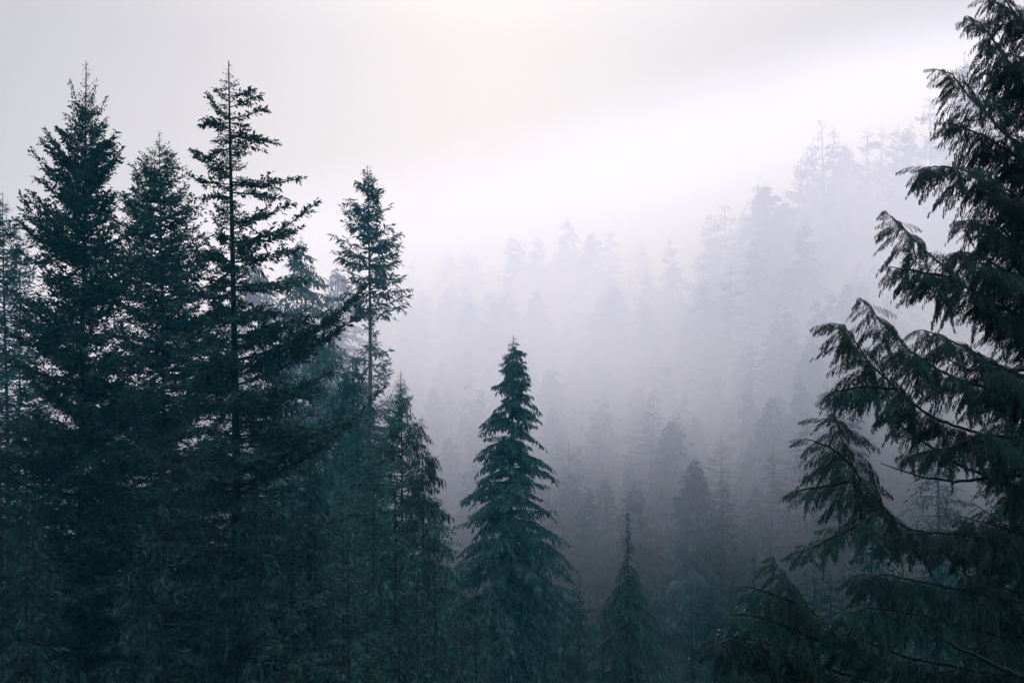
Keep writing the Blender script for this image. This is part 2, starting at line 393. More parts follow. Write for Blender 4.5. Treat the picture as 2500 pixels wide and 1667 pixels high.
# ------------------------------------------------------------------ the tall firs on the left
EXA = [(432, 100, 340, .6, 1.8), (420, 122, 322, .6, 1.6), (400, 152, 318, .5, 1.6), (470, 98, 375, .5, 1.8), (510, 108, 440, .4, 1.6), (590, 72, 478, .6, 1.8), (640, 66, 540, .6, 1.8),
       (425, 297, 330, .8, 1.8), (440, 290, 360, .7, 1.8), (400, 270, 345, .6, 1.6), (470, 280, 400, .5, 1.6), (380, 250, 340, .5), (560, 275, 470, .5, 1.6), (330, 172, 210, .5), (340, 168, 250, .5),
       (330, 252, 240, .5), (345, 258, 285, .5), (350, 168, 290, .5), (300, 180, 205, .5), (300, 238, 205, .5)]
make_tree(210, 150, 45, [(150, 1, 1), (190, 5, 5), (212, 14, 12), (245, 36, 30), (310, 48, 48), (322, 70, 50), (335, 110, 88), (400, 112, 70),
    (460, 120, 70), (490, 145, 110), (600, 150, 165), (700, 165, 150), (800, 190, 190), (1000, 220, 220), (1667, 260, 260)],
    FIR, 'tall dark fir nearest the left edge with a narrow spire above wide upswept boughs', 'fir_tree', trunk_r=.30, dz=.36, nper=6, e_top=.9, e_bot=.2, c=.7, var=.35, extra=EXA)
make_tree(388, 320, 52, [(320, 2, 2), (345, 9, 9), (365, 22, 30), (400, 70, 50), (430, 80, 80), (470, 105, 100), (600, 170, 140), (700, 185, 165),
    (900, 200, 200), (1200, 260, 250), (1667, 300, 300)],
    dict(FIR, tl=.26, sub_sp=.19, tw_sp=.065), 'shorter bushy fir standing between the two tallest firs', 'fir_tree', trunk_r=.26, dz=.36, nper=6, e_top=.6, e_bot=.08)
EXC = [(235, 612, 215, .5), (262, 636, 232, .4), (290, 650, 268, .5), (300, 600, 310, .3), (330, 674, 352, .3, 1.8), (345, 632, 362, .3), (380, 603, 372, .5),
       (452, 720, 425, .9, 1.2), (445, 625, 445, .5), (470, 690, 482, .5), (545, 700, 500, .6), (560, 655, 480, .6), (592, 770, 488, 1.0, 1.1), (600, 735, 560, .8),
       (640, 745, 600, .7), (690, 690, 705, .5), (700, 752, 690, .6), (760, 700, 770, .5), (880, 880, 695, .7, 1.4), (900, 862, 762, .7, 1.4), (905, 850, 735, .5),
       (820, 790, 760, .6), (1000, 800, 900, .6), (1190, 915, 955, .6, 1.3), (1120, 835, 1010, .6), (940, 780, 830, .5),
       (215, 527, 222, .5), (240, 523, 218, .5), (300, 485, 304, .5), (290, 505, 232, .6), (340, 520, 350, .4), (360, 497, 390, .4), (430, 463, 368, .6),
       (410, 480, 372, .6), (450, 478, 440, .5), (480, 490, 480, .4), (500, 520, 545, .3), (590, 505, 520, .7), (640, 470, 560, .6), (650, 455, 600, .6), (640, 490, 610, .5)]
make_tree(558, 150, 42, [(150, 2, 2), (175, 8, 10), (195, 16, 18), (230, 28, 24), (265, 22, 22), (300, 28, 30), (350, 38, 38), (420, 48, 40), (500, 50, 34),
    (600, 95, 60), (700, 140, 120), (800, 180, 160), (1000, 230, 230), (1200, 260, 270), (1667, 300, 320)],
    FIR, 'tall ragged fir right of the left group with long uneven limbs and bare trunk gaps', 'fir_tree', trunk_r=.42, dz=.40, nper=5, e_top=.35, e_bot=.1, extra=EXC, miss=.12, var=.4)
# ------------------------------------------------------------------ hazy conifers behind them
make_tree(897, 405, 95, [(405, 3, 3), (440, 25, 22), (480, 50, 40), (540, 85, 62), (600, 90, 90), (640, 98, 98), (680, 85, 98), (740, 85, 98), (752, 60, 70), (775, 25, 12),
    (830, 35, 18), (870, 60, 55), (1000, 95, 70), (1200, 90, 60)],
    dict(FIR, sub_sp=.26, tw_sp=.12, tl=.5, wr=.15, smax=2.2, hang=.2, twhang=.35), 'lone misty fir with a long bare lower trunk, centre left', 'fir_tree', trunk_r=.42, dz=.62, nper=4,
    e_top=.5, e_bot=.05, miss=.12, c=1.1)
FAR = dict(DEF, sub_sp=.42, tw_sp=.2, tl=.62, wr=.15, smax=2.2, hang=.45, twhang=.8)
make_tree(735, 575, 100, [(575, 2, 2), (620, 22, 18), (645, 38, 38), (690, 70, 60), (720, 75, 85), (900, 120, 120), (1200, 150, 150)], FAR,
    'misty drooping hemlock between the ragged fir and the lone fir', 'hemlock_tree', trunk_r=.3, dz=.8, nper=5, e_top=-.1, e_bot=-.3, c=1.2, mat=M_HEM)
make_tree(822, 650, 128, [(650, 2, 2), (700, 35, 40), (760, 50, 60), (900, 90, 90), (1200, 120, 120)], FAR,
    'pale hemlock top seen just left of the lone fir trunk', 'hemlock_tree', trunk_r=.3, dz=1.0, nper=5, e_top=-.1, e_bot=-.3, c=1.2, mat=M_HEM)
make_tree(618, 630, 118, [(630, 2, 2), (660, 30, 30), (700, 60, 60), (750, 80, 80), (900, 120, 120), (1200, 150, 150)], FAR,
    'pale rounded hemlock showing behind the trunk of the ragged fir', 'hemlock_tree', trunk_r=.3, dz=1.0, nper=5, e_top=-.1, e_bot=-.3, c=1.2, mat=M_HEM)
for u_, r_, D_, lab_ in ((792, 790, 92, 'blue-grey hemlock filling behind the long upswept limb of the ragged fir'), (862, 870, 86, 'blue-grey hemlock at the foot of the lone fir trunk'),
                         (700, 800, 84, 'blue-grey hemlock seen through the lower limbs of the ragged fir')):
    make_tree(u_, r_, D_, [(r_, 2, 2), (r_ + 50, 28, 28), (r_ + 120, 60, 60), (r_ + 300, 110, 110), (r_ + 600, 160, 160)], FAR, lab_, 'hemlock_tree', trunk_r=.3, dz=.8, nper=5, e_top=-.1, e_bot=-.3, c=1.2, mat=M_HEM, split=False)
make_tree(6, 470, 88, [(470, 2, 2), (520, 22, 22), (600, 55, 62), (700, 90, 85), (1000, 130, 130), (1300, 150, 150)], dict(FAR, hang=.1, twhang=.2),
    'blue misty fir top cut by the left edge of the frame', 'fir_tree', trunk_r=.3, dz=.6, nper=5, e_top=.5, e_bot=.1)
make_tree(48, 560, 96, [(560, 2, 2), (600, 22, 22), (680, 45, 50), (800, 80, 85), (1200, 150, 150)], dict(FAR, hang=.1, twhang=.2),
    'smaller blue misty fir left of the tall dark fir', 'fir_tree', trunk_r=.25, dz=.7, nper=5, e_top=.5, e_bot=.1)
# ------------------------------------------------------------------ drooping trees left of centre
G = dict(DROOP, tl=.27, sub_sp=.18, tw_sp=.07)
make_tree(978, 905, 60, [(905, 3, 3), (950, 26, 22), (1000, 48, 42), (1100, 95, 80), (1200, 125, 100), (1400, 170, 130), (1667, 200, 160)], G,
    'weeping cedar with a pointed top beside the lone fir trunk', 'cedar_tree', trunk_r=.22, dz=.40, nper=6, e_top=.4, e_bot=-.1, c=-.8, mat=M_HEM)
make_tree(1030, 1015, 56, [(1015, 3, 3), (1060, 22, 16), (1150, 40, 45), (1250, 55, 65), (1380, 75, 85), (1500, 90, 120), (1667, 110, 145)], dict(G, twhang=2.2, tl=.42),
    'ragged weeping hemlock with pale bare twigs left of the central spruce', 'hemlock_tree', trunk_r=.22, dz=.5, nper=4, e_top=.0, e_bot=-.35, c=1.6, twig_mat=M_TWIG, miss=.15)
for u_, r_, D_, lab_ in ((872, 985, 64, 'blue-green hemlock crowding the left side of the weeping cedar'), (1062, 1185, 52, 'low drooping hemlock at the right foot of the weeping cedar'),
                         (965, 1190, 47, 'low dense hemlock in front of the weeping cedar'), (835, 1120, 54, 'drooping hemlock right of the dark blunt-topped one')):
    make_tree(u_, r_, D_, [(r_, 2, 2), (r_ + 50, 24, 24), (r_ + 150, 60, 60), (r_ + 300, 110, 110), (r_ + 500, 150, 150)], dict(HEM, sub_sp=.26, tw_sp=.09, tl=.3), lab_, 'hemlock_tree', trunk_r=.2, dz=.5, nper=5, e_top=-.1, e_bot=-.3, c=1.2, mat=M_HEM, split=False)
make_tree(914, 1040, 50, [(1040, 3, 3), (1150, 40, 40), (1300, 60, 60), (1500, 110, 110), (1667, 140, 140)], dict(G, twhang=.5, hang=.3, tl=.26),
    'slender young hemlock with a thin straight stem below the lone fir', 'hemlock_tree', trunk_r=.13, dz=.42, nper=4, e_top=.1, e_bot=-.2, mat=M_HEM)
make_tree(757, 1085, 48, [(1085, 10, 10), (1160, 28, 28), (1300, 55, 55), (1500, 100, 100), (1667, 130, 130)], dict(G, twhang=1.5),
    'dark narrow blunt-topped hemlock under the long limbs of the ragged fir', 'hemlock_tree', trunk_r=.4, dz=.42, nper=4, e_top=-.2, e_bot=-.4, c=1.2)
# ------------------------------------------------------------------ central spruce
make_tree(1253, 820, 75, [(820, 2, 2), (845, 12, 14), (860, 24, 26), (885, 28, 30), (905, 40, 40), (925, 28, 44), (945, 56, 44), (965, 35, 50), (985, 45, 62), (1003, 80, 60), (1020, 70, 76),
    (1050, 95, 62), (1075, 72, 78), (1095, 76, 80), (1120, 105, 72), (1150, 92, 104), (1170, 85, 108), (1200, 108, 100), (1240, 128, 112), (1280, 128, 118), (1310, 118, 122), (1350, 158, 146),
    (1420, 178, 182), (1520, 190, 190), (1667, 215, 205)],
    dict(HEM, sub_sp=.19, tw_sp=.055, tl=.31, wr=.16, smax=1.7, hang=.5, twhang=.9),
    'pointed dense spruce standing alone in the centre with drooping tiers', 'spruce_tree', trunk_r=.4, dz=.60, nper=9, e_top=-.1, e_bot=-.34, c=1.7, mat=M_HEM, var=.28)
# ------------------------------------------------------------------ small weeping tree
make_tree(1533, 1245, 50, [(1245, 1, 1), (1285, 4, 5), (1310, 9, 10), (1345, 20, 18), (1360, 12, 12), (1400, 22, 28), (1440, 44, 50), (1500, 70, 74), (1560, 100, 100), (1667, 150, 150)],
    dict(DROOP, tl=.3, wr=.09, sub_sp=.12, tw_sp=.06, twhang=2.4, smin=.1), 'small weeping hemlock with a bare needle-thin leader right of the central spruce', 'hemlock_tree', trunk_r=.16, dz=.26, nper=5,
    e_top=-.4, e_bot=-.8, c=1.2, miss=.1, mat=M_HEM)

# ------------------------------------------------------------------ shared tree kinds for the forest
def template(kind, H, prof, P, mat, dz, nper, e_top, e_bot, c=.8, miss=0, var=.25):
    rows = profile_branches([(H * a, b * H, b * H) for a, b in prof], dz, nper, e_top, e_bot, c, miss=miss, var=var)
    A = np.array([r for r in rows if r[0] > .3])
    b = dict(z0=np.minimum(A[:, 0], H - .1), phi=A[:, 1], L=A[:, 2], ze=A[:, 3], c=A[:, 4], dens=A[:, 5], ph=R.uniform(0, 6, len(A)))
    KV, kb, SP, sb, ls = build_crown(b, P)
    tz = np.linspace(0, H + .2, 10); bx = .01 * H * np.sin(tz / H * 5); bx -= bx[-1]
    V, Q = tubes(np.stack([bx, bx * 0, tz], -1)[None], (.014 * H * (1 - tz / H * .97).clip(.02, 1))[None], 6)
    tt = np.linspace(0, 1, 4)
    BP = np.stack([branch_pos(b, np.full(len(A), t)) for t in tt], 1)
    V2, Q2 = tubes(BP, (0.01 + b['L'] * .012)[:, None] * (1 - tt * .85)[None], 3)
    tr = mesh_np('trunk', np.concatenate([V, V2]), np.concatenate([Q, Q2 + len(V)]), mats=[M_BARK])
    cr_ = mesh_np('crown', KV.reshape(-1, 3), np.arange(len(KV) * 4), mats=[mat])
    return dict(kind=kind, H=H, trunk=tr, crown=cr_)
TP = dict(DEF, sub_sp=.36, tw_sp=.15, tl=.75, wr=.22, zstd=.25, tscale=1.0, tmin=.12, smin=.3, smax=2.4)
T_FIR = [template('fir_tree', 22, [(1, .003), (.94, .03), (.8, .08), (.6, .13), (.3, .17), (.05, .18)], TP, M_FIR, .9, 5, .6, .05),
         template('fir_tree', 22, [(1, .003), (.93, .04), (.85, .06), (.7, .12), (.5, .12), (.3, .16), (.05, .16)], TP, M_FIR, 1.0, 4, .6, .1, miss=.2, var=.4),
         template('fir_tree', 22, [(1, .003), (.95, .02), (.85, .045), (.7, .09), (.55, .11), (.3, .15), (.05, .16)], TP, M_FIR, .9, 5, .3, -.1, miss=.1, var=.35)]
T_SPR = [template('spruce_tree', 22, [(1, .003), (.9, .05), (.7, .11), (.5, .15), (.2, .2), (.05, .2)], dict(TP, hang=.4, twhang=.7), M_HEM, .85, 6, .0, -.25, c=1.3),
         template('spruce_tree', 22, [(1, .003), (.92, .03), (.75, .07), (.55, .12), (.25, .16), (.05, .17)], dict(TP, hang=.4, twhang=.7), M_HEM, .9, 5, .0, -.3, c=1.3, var=.35)]
T_SNAG = template('fir_tree', 22, [(1, .003), (.95, .03), (.8, .05), (.6, .05), (.45, .06), (.3, .04)], dict(TP, sub_sp=.8), M_FIR, 1.2, 3, .3, -.1, miss=.35, var=.5)
UP = dict(DEF, sub_sp=.22, tw_sp=.085, tl=.20, wr=.18, smin=.2, smax=1.4)
T_UND = [template('young_fir', 12, [(1, .005), (.9, .06), (.7, .14), (.4, .22), (.1, .27)], UP, M_FIR, .45, 5, .4, 0.),
         template('young_hemlock', 12, [(1, .005), (.9, .05), (.7, .12), (.4, .2), (.1, .26)], dict(UP, hang=.35, twhang=.5), M_FIR, .45, 5, 0, -.3, c=1.3),  # darker fir needle colour stands in for shade on these hemlocks
         template('young_hemlock', 12, [(1, .005), (.88, .08), (.7, .15), (.4, .25), (.1, .25)], dict(UP, hang=.8, twhang=1.2, tl=.24, wr=.12), M_FIR, .45, 5, .2, -.2, c=1.2, miss=.1)]  # hemlock in the darker fir colour too, shade put into the foliage
def plant(T, x, y, H, wide, label, group=None, ztop=None, rz=None):
    zg = float(ground(x, y)) - .2
    root = bpy.data.objects.new(T['kind'], None); root.location = (x, y, zg)
    link(root, None, label=label, category='tree', group=group)
    s = H / T['H']
    for nm in ('trunk', 'crown'):
        o = bpy.data.objects.new(nm, T[nm]); o.scale = (s * wide, s * wide, s); o.rotation_euler[2] = rz if rz is not None else random.uniform(0, 6.28)
        link(o, root)
    return root
def solve(u, row, H, D0=70, D1=300):
    """distance at which a tree of height H rooted on the ground has its top on this line of sight"""
    best = None
    for D in np.arange(D0, D1, 1.0):
        x = (u - 1250) / F * D
        if float(ground(x, D)) + H >= (833 - row) / F * D: return D
    return D1
# ridge line: (u, row, wanted height, template, width, label)
RIDGE = [
 (1007, 622, 22, T_FIR[1], 1.0, 'faint sparse fir on the skyline just right of the lone fir'),
 (1060, 635, 18, T_SPR[1], .9, 'faint narrow spruce on the skyline, second right of the lone fir'),
 (1094, 615, 20, T_SPR[0], 1.0, 'faint dense spruce with a spike top left of the twin-topped skyline pair'),
 (1140, 604, 21, T_FIR[0], 1.0, 'faint left tree of the twin-topped pair above the skyline dip'),
 (1160, 618, 20, T_SPR[0], .9, 'faint right tree of the twin-topped pair above the skyline dip'),
 (1201, 640, 17, T_FIR[2], .9, 'low faint fir in the dip of the skyline'),
 (1250, 567, 24, T_FIR[0], 1.0, 'faint fir rising steeply right of the skyline dip'),
 (1279, 582, 22, T_FIR[1], .9, 'faint thin fir tucked behind its left neighbour on the skyline'),
 (1312, 568, 23, T_SPR[1], 1.1, 'faint spire-topped spruce left of the tallest centre skyline tree'),
 (1387, 520, 27, T_SPR[1], 1.0, 'tallest faint spruce of the centre skyline'),
 (1446, 560, 24, T_SPR[0], .9, 'faint pointed spruce right of the tallest centre skyline tree'),
 (1490, 550, 25, T_FIR[2], 1.0, 'faint round-shouldered fir, second right of the tallest centre skyline tree'),
 (1537, 605, 20, T_FIR[1], .8, 'faint open fir in the low stretch right of the centre skyline'),
 (1566, 580, 22, T_FIR[0], .8, 'faint leaning-topped fir before the gap in the skyline'),
 (1634, 563, 26, T_FIR[2], .8, 'faint solitary narrow fir standing in the skyline gap'),
 (1735, 510, 25, T_FIR[0], .8, 'faint narrow fir on the left shoulder of the rising ridge'),
 (1770, 482, 26, T_FIR[2], 1.1, 'faint broad fir at the foot of the rising ridge'),
 (1818, 510, 20, T_SPR[0], .8, 'faint low spruce in the notch of the rising ridge'),
 (1850, 432, 27, T_FIR[2], 1.0, 'faint blunt fir first of two on the rising ridge step'),
 (1872, 440, 26, T_SPR[0], 1.0, 'faint blunt spruce second of two on the rising ridge step'),
 (1955, 380, 24, T_FIR[1], 1.0, 'faint fir on the left flank of the high ridge step'),
 (1984, 345, 24, T_FIR[0], 1.0, 'faint fir left of the thin dead-looking skyline tree'),
 (2007, 272, 30, T_SNAG, .7, 'thin near-bare fir sticking out of the high ridge'),
 (2036, 300, 27, T_FIR[2], .9, 'pale tapering fir right of the near-bare skyline fir'),
 (2062, 345, 22, T_SPR[0], .9, 'pale low spruce falling away right of the tapering fir'),
 (2118, 305, 26, T_FIR[1], 1.0, 'pale open-branched fir left of the row before the near cedar'),
 (2152, 302, 26, T_FIR[1], .9, 'pale see-through fir second in the row before the near cedar'),
 (2192, 300, 26, T_FIR[0], .8, 'pale solid fir third in the row before the near cedar'),
 (2222, 290, 26, T_SPR[1], .8, 'pale thin spruce fourth in the row before the near cedar'),
 (2270, 222, 30, T_FIR[1], .8, 'grey sharp fir just left of the near cedar limbs'),
 (2355, 130, 33, T_FIR[0], .8, 'highest grey fir showing between the near cedar limbs'),
 (2330, 260, 24, T_FIR[2], .9, 'grey fir half hidden by the near cedar below the highest one'),
 (2440, 215, 26, T_SPR[1], .9, 'grey fir glimpsed through the near cedar at the right edge'),
]
used = []
for u, row, H, T, w, lab in RIDGE:
    w *= 1.25
    D = solve(u, row, H)
    x = (u - 1250) / F * D; H = (833 - row) / F * D - float(ground(x, D)) + .2
    used.append((x, D)); plant(T, x, D, H, w, lab)
# filler trees of the ridge: lower, between the named ones
for i in range(110):
    u = random.uniform(930, 2560)
    sk = np.interp(u, [930, 1200, 1250, 1390, 1600, 1740, 1850, 2000, 2250, 2400, 2560], [650, 665, 610, 590, 640, 560, 500, 400, 340, 280, 250])
    row = sk + random.uniform(15, 110)
    H = random.uniform(15, 23); D = solve(u, row, H)
    x = (u - 1250) / F * D; H = (833 - row) / F * D - float(ground(x, D)) + .2
    if H > 30 or D > 290: continue
    plant(random.choice(T_FIR + T_SPR), x, D, H, random.uniform(1.05, 1.4), 'fog-faded conifer filling the ridge below the skyline trees', 'fog-faded conifers filling the far ridge')
# trees of the lower slope that still read one by one through the fog
for i in range(70):
    u = random.uniform(1000, 2560); row = random.uniform(780, 1500)
    if abs(u - 1533) < 130 and row > 1120: row = random.uniform(800, 1080)
    if row > 1300: row = random.uniform(900, 1250)
    H = random.uniform(12, 19); D = solve(u, row, H, 100)
    x = (u - 1250) / F * D; H = min(24, (833 - row) / F * D - float(ground(x, D)) + .2)
    if D > 200 or H < 6: continue
    T = random.choice([T_SPR[0], T_SPR[1], T_UND[1], T_UND[0]])
    plant(T, x, D, H, 1.1, 'soft blue-grey conifer fading into fog on the lower far slope', 'fog-faded conifers on the lower far slope')
for u, row, D, H, lab in [(1765, 1150, 98, None, 'misty tree with a straight trunk, right of the small weeping hemlock'),
                     (2060, 900, 92, None, 'pale fuzzy hemlock directly behind the near cedar limb tips'),
                     (2290, 960, 86, None, 'pale fuzzy hemlock behind the bare cedar twigs'),
                     (2480, 900, 80, None, 'pale fuzzy hemlock behind the cedar at the right edge'),
                     (2130, 1180, 80, None, 'lower fuzzy hemlock behind the lower cedar limbs')]:
    x = (u - 1250) / F * D; H = (833 - row) / F * D - float(ground(x, D)) + .2
    plant(T_UND[1], x, D, H, .85, lab)

# the unbroken wood on the slope: one mass
def slope_wood():
    pts = []; sc = []
    tries = 0
    while len(pts) < 1100 and tries < 20000:
        tries += 1
        D = random.uniform(102, 262); u = random.uniform(-500, 3000); x = (u - 1250) / F * D
        g = float(ground(x, D))
        if g < -33.5 and random.random() < .6: continue
        s = random.uniform(.5, .78)
        top = 833 - (g + 22 * s) / D * F
        sk = np.interp(u, [-500, 600, 930, 1200, 1250, 1390, 1600, 1740, 1850, 2000, 2250, 2400, 3000], [680, 720, 690, 700, 650, 640, 680, 600, 540, 440, 380, 330, 200])
        if top < sk: continue
        pts.append((x, D, g - .3)); sc.append(s)
    me = bpy.data.meshes.new('slope_wood'); me.from_pydata(pts, [], [])
    a = me.attributes.new('size', 'FLOAT', 'POINT'); a.data.foreach_set('value', np.array(sc, np.float32))
    o = bpy.data.objects.new('slope_wood', me); link(o, None, kind='stuff', label='unbroken mass of conifers covering the far slope', category='forest')
    ng = bpy.data.node_groups.new('wood', 'GeometryNodeTree')
    ng.interface.new_socket('Geometry', in_out='INPUT', socket_type='NodeSocketGeometry'); ng.interface.new_socket('Geometry', in_out='OUTPUT', socket_type='NodeSocketGeometry')
    n = ng.nodes; l = ng.links; gi = n.new('NodeGroupInput'); go = n.new('NodeGroupOutput')
    j = n.new('GeometryNodeJoinGeometry')
    srcs = []
    for T in T_FIR + T_SPR:
        src = next(q for q in bpy.data.objects if q.data == T['crown'])
        oi = n.new('GeometryNodeObjectInfo'); oi.transform_space = 'ORIGINAL'; oi.inputs['Object'].default_value = src; oi.inputs['As Instance'].default_value = True
        l.new(oi.outputs['Geometry'], j.inputs[0])
    ip = n.new('GeometryNodeInstanceOnPoints'); ip.inputs['Pick Instance'].default_value = True
    l.new(gi.outputs[0], ip.inputs['Points']); l.new(j.outputs[0], ip.inputs['Instance'])
    rv = n.new('FunctionNodeRandomValue'); rv.data_type = 'FLOAT_VECTOR'; rv.inputs['Min'].default_value = (0, 0, 0); rv.inputs['Max'].default_value = (0, 0, 6.28)
    l.new(rv.outputs[0], ip.inputs['Rotation'])
    at = n.new('GeometryNodeInputNamedAttribute'); at.data_type = 'FLOAT'; at.inputs['Name'].default_value = 'size'
    l.new(at.outputs['Attribute'], ip.inputs['Scale'])
    ri = n.new('FunctionNodeRandomValue'); ri.data_type = 'INT'; ri.inputs['Min'].default_value = 0; ri.inputs['Max'].default_value = 4; ri.inputs['Seed'].default_value = 3
    l.new(ri.outputs[2], ip.inputs['Instance Index'])
    l.new(ip.outputs[0], go.inputs[0])
    mod = o.modifiers.new('wood', 'NODES'); mod.node_group = ng
slope_wood()

# dark undergrowth trees low in the frame
def under(u, row, D, T, wide, label, group=None):
    x = (u - 1250) / F * D; H = (833 - row) / F * D - float(ground(x, D)) + .2
    plant(T, x, D, H, wide * 12 / max(H, 6) if H > 12 else wide, label, group)
for i in range(46):
    u = -40 + 1240 * (i / 46) + random.uniform(-30, 30); D = random.uniform(30, 58)
    row = np.interp(u, [0, 500, 900, 1150], [1060, 1120, 1230, 1400]) + random.uniform(-60, 240)
    T = T_UND[i % 2]
    under(u, row, D, T, 1.35, 'dark shaded young %s in the gloom under the tall left firs' % ('fir' if T is T_UND[0] else 'hemlock'),
          'dark shaded young %s under the tall left trees' % ('firs' if T is T_UND[0] else 'hemlocks'))
for i in range(22):
    u = random.uniform(1330, 2500); D = random.uniform(36, 60); row = random.uniform(1470, 1640)
    T = random.choice([T_UND[1], T_UND[2]])
    k = 'young hemlock'
    under(u, row, D, T, 1.2, 'dim %s low in the frame right of the central spruce' % k, 'dim %ss along the bottom right' % k)

for i in range(30):
    u = random.uniform(1340, 2500); D = random.uniform(60, 84); row = random.uniform(1330, 1560)
    if abs(u - 1533) < 110: row = random.uniform(1500, 1580)
    under(u, row, D, random.choice(T_UND), 1.1, 'dusky blue-green young conifer at the foot of the far slope', 'young conifers at the foot of the far slope')

# ------------------------------------------------------------------ near cedar on the right
def frond_mesh(name, seed, bend):
    """one side twig of cedar: an arching stem with narrow flat sprays hanging from both sides"""
    r = np.random.default_rng(seed)
    n = 10; s = np.linspace(.06, .98, n) + r.normal(0, .012, n)
    ax = lambda t: np.stack([t * (1 - .10 * bend * t), 0.05 * np.sin(3 * t + seed), .06 * t - bend * .42 * t * t], -1)
    P0 = ax(s); T = nrm(ax(s + .02) - P0)
    KP, KD, KL, KW = [], [], [], []
    for sg in (-1, 1):
        sd = np.stack([-T[:, 1], T[:, 0], T[:, 2] * 0], -1) * sg
        d = nrm(T * (.62 + .5 * s[:, None]) + sd * (.42 * (1.1 - s[:, None])) + np.array([0, 0, -.75]) + r.normal(0, .07, (n, 3)))
        l = (np.sin(np.clip(s * .8 + .2, .02, 1) * np.pi * .96) ** .8 * .32 + .07) * r.uniform(.7, 1.2, n)
        # each spray bends downwards in two pieces
        m1 = P0 + d * (l * .5)[:, None]; d2 = nrm(d + np.array([0, 0, -.45]))
        KP += [P0, m1]; KD += [d, d2]; KL += [l * .6, l * .6]; KW += [np.full(n, .010), np.full(n, .011)]
        for q, base, dd in ((.18, P0, d), (.38, P0, d), (.1, m1, d2), (.3, m1, d2)):
            for sg2 in (-1, 1):
                side = nrm(np.cross(dd, T)) * sg2
                e = nrm(dd + side * .55 + r.normal(0, .05, (n, 3)))
                KP.append(base + dd * (l * q)[:, None]); KD.append(e); KL.append(l * .34 * r.uniform(.7, 1.1, n)); KW.append(np.full(n, .0095))
    KP.append(P0); KD.append(T); KL.append(np.full(n, .10)); KW.append(np.full(n, .008))
    return kites(np.concatenate(KP), np.concatenate(KD), np.concatenate(KL), np.concatenate(KW), .4)
FR = [frond_mesh('f', k, b) for k, b in enumerate([.5, .9, 1.3, 1.7, 1.0, 1.5])]
FRM = [mesh_np('frond', f.reshape(-1, 3), np.arange(len(f) * 4), mats=[M_CED]) for f in FR]
NFR = [0]; DROPS = []; TIP = [f[-1, 2] for f in FR]
def cedar_limb(root, pts, D0, D1, fl=(.13, .46), sp=.03, r0=.015, keep_parts=False, bare=0.0, scale=1.0):
    """pts: image points from the tip inwards, at distances D0 (tip) to D1 (root end)"""
    n = len(pts); Ds = np.linspace(D0, D1, n)
    W = np.array([((u - 1250) / F * d, d, (833 - r) / F * d) for (u, r), d in zip(pts, Ds)])
    seg = np.linalg.norm(np.diff(W, axis=0), axis=1); cum = np.concatenate([[0], np.cumsum(seg)]); Lt = cum[-1]
    m = max(8, int(Lt / .08)); q = np.linspace(0, Lt, m)
    C = np.stack([np.interp(q, cum, W[:, i]) for i in range(3)], -1)
    for _ in range(3): C[1:-1] = (C[:-2] + C[1:-1] * 2 + C[2:]) / 4
    C[1:-1] += R.normal(0, .004, (m - 2, 3))
    rr = (.003 + r0 * (q / max(Lt, .8)) ** .8)
    base = np.array(root.location)
    V, Q = tubes((C - base)[None], rr[None], 6)
    lim = link(bpy.data.objects.new('branch', mesh_np('branch', V, Q, mats=[M_BARK], smooth=True)), root)
    allk = []
    s = 0.0; k = 0
    while s < Lt * (1 - bare):
        p = np.array([np.interp(s, q, C[:, i]) for i in range(3)])
        p2 = np.array([np.interp(min(s + .06, Lt), q, C[:, i]) for i in range(3)])
        tan = nrm(p - p2) if s + .001 < Lt else np.array([0, 0, 1.])
        side = 1 if k % 2 else -1
        hv = nrm(np.array([tan[0], tan[1], 0]) + 1e-6)
        yaw = math.atan2(hv[1], hv[0]) + side * abs(random.gauss(rad(38), rad(28))) * (0.25 + .75 * min(1, s / .15))
        pit = -math.asin(max(-1, min(1, tan[2] * .75))) * (.8 if s < .08 else .15) + random.gauss(.10, .16)
        ln = (fl[0] + (fl[1] - fl[0]) * min(1, s / (.9 * scale)) ** .8) * random.uniform(.6, 1.15)
        ti = random.choice([0, 1, 4]) if s < .1 else random.choice([1, 2, 3, 4, 5])
        M = Matrix.Rotation(yaw, 3, 'Z') @ Matrix.Rotation(pit, 3, 'Y') @ Matrix.Rotation(random.gauss(0, .3), 3, 'X')
        if keep_parts and s < .9 and NFR[0] < 290:
            o = bpy.data.objects.new('frond', FRM[ti]); o.matrix_local = Matrix.Translation(Vector(p - base)) @ (M.to_4x4() @ Matrix.Scale(ln, 4))
            link(o, lim); NFR[0] += 1
        else:
            allk.append((FR[ti] * ln) @ np.array(M).T + (p - base))
        if random.random() < .22: DROPS.append(p + base * 0 + (np.array(M) @ TIP[ti]) * ln + np.array([0, 0, -.006]))
        s += sp * random.uniform(.6, 1.4); k += 1
    if allk:
        kv = np.concatenate(allk)
        link(bpy.data.objects.new('foliage', mesh_np('foliage', kv.reshape(-1, 3), np.arange(len(kv) * 4), mats=[M_CED])), lim, kind='stuff')
    return lim

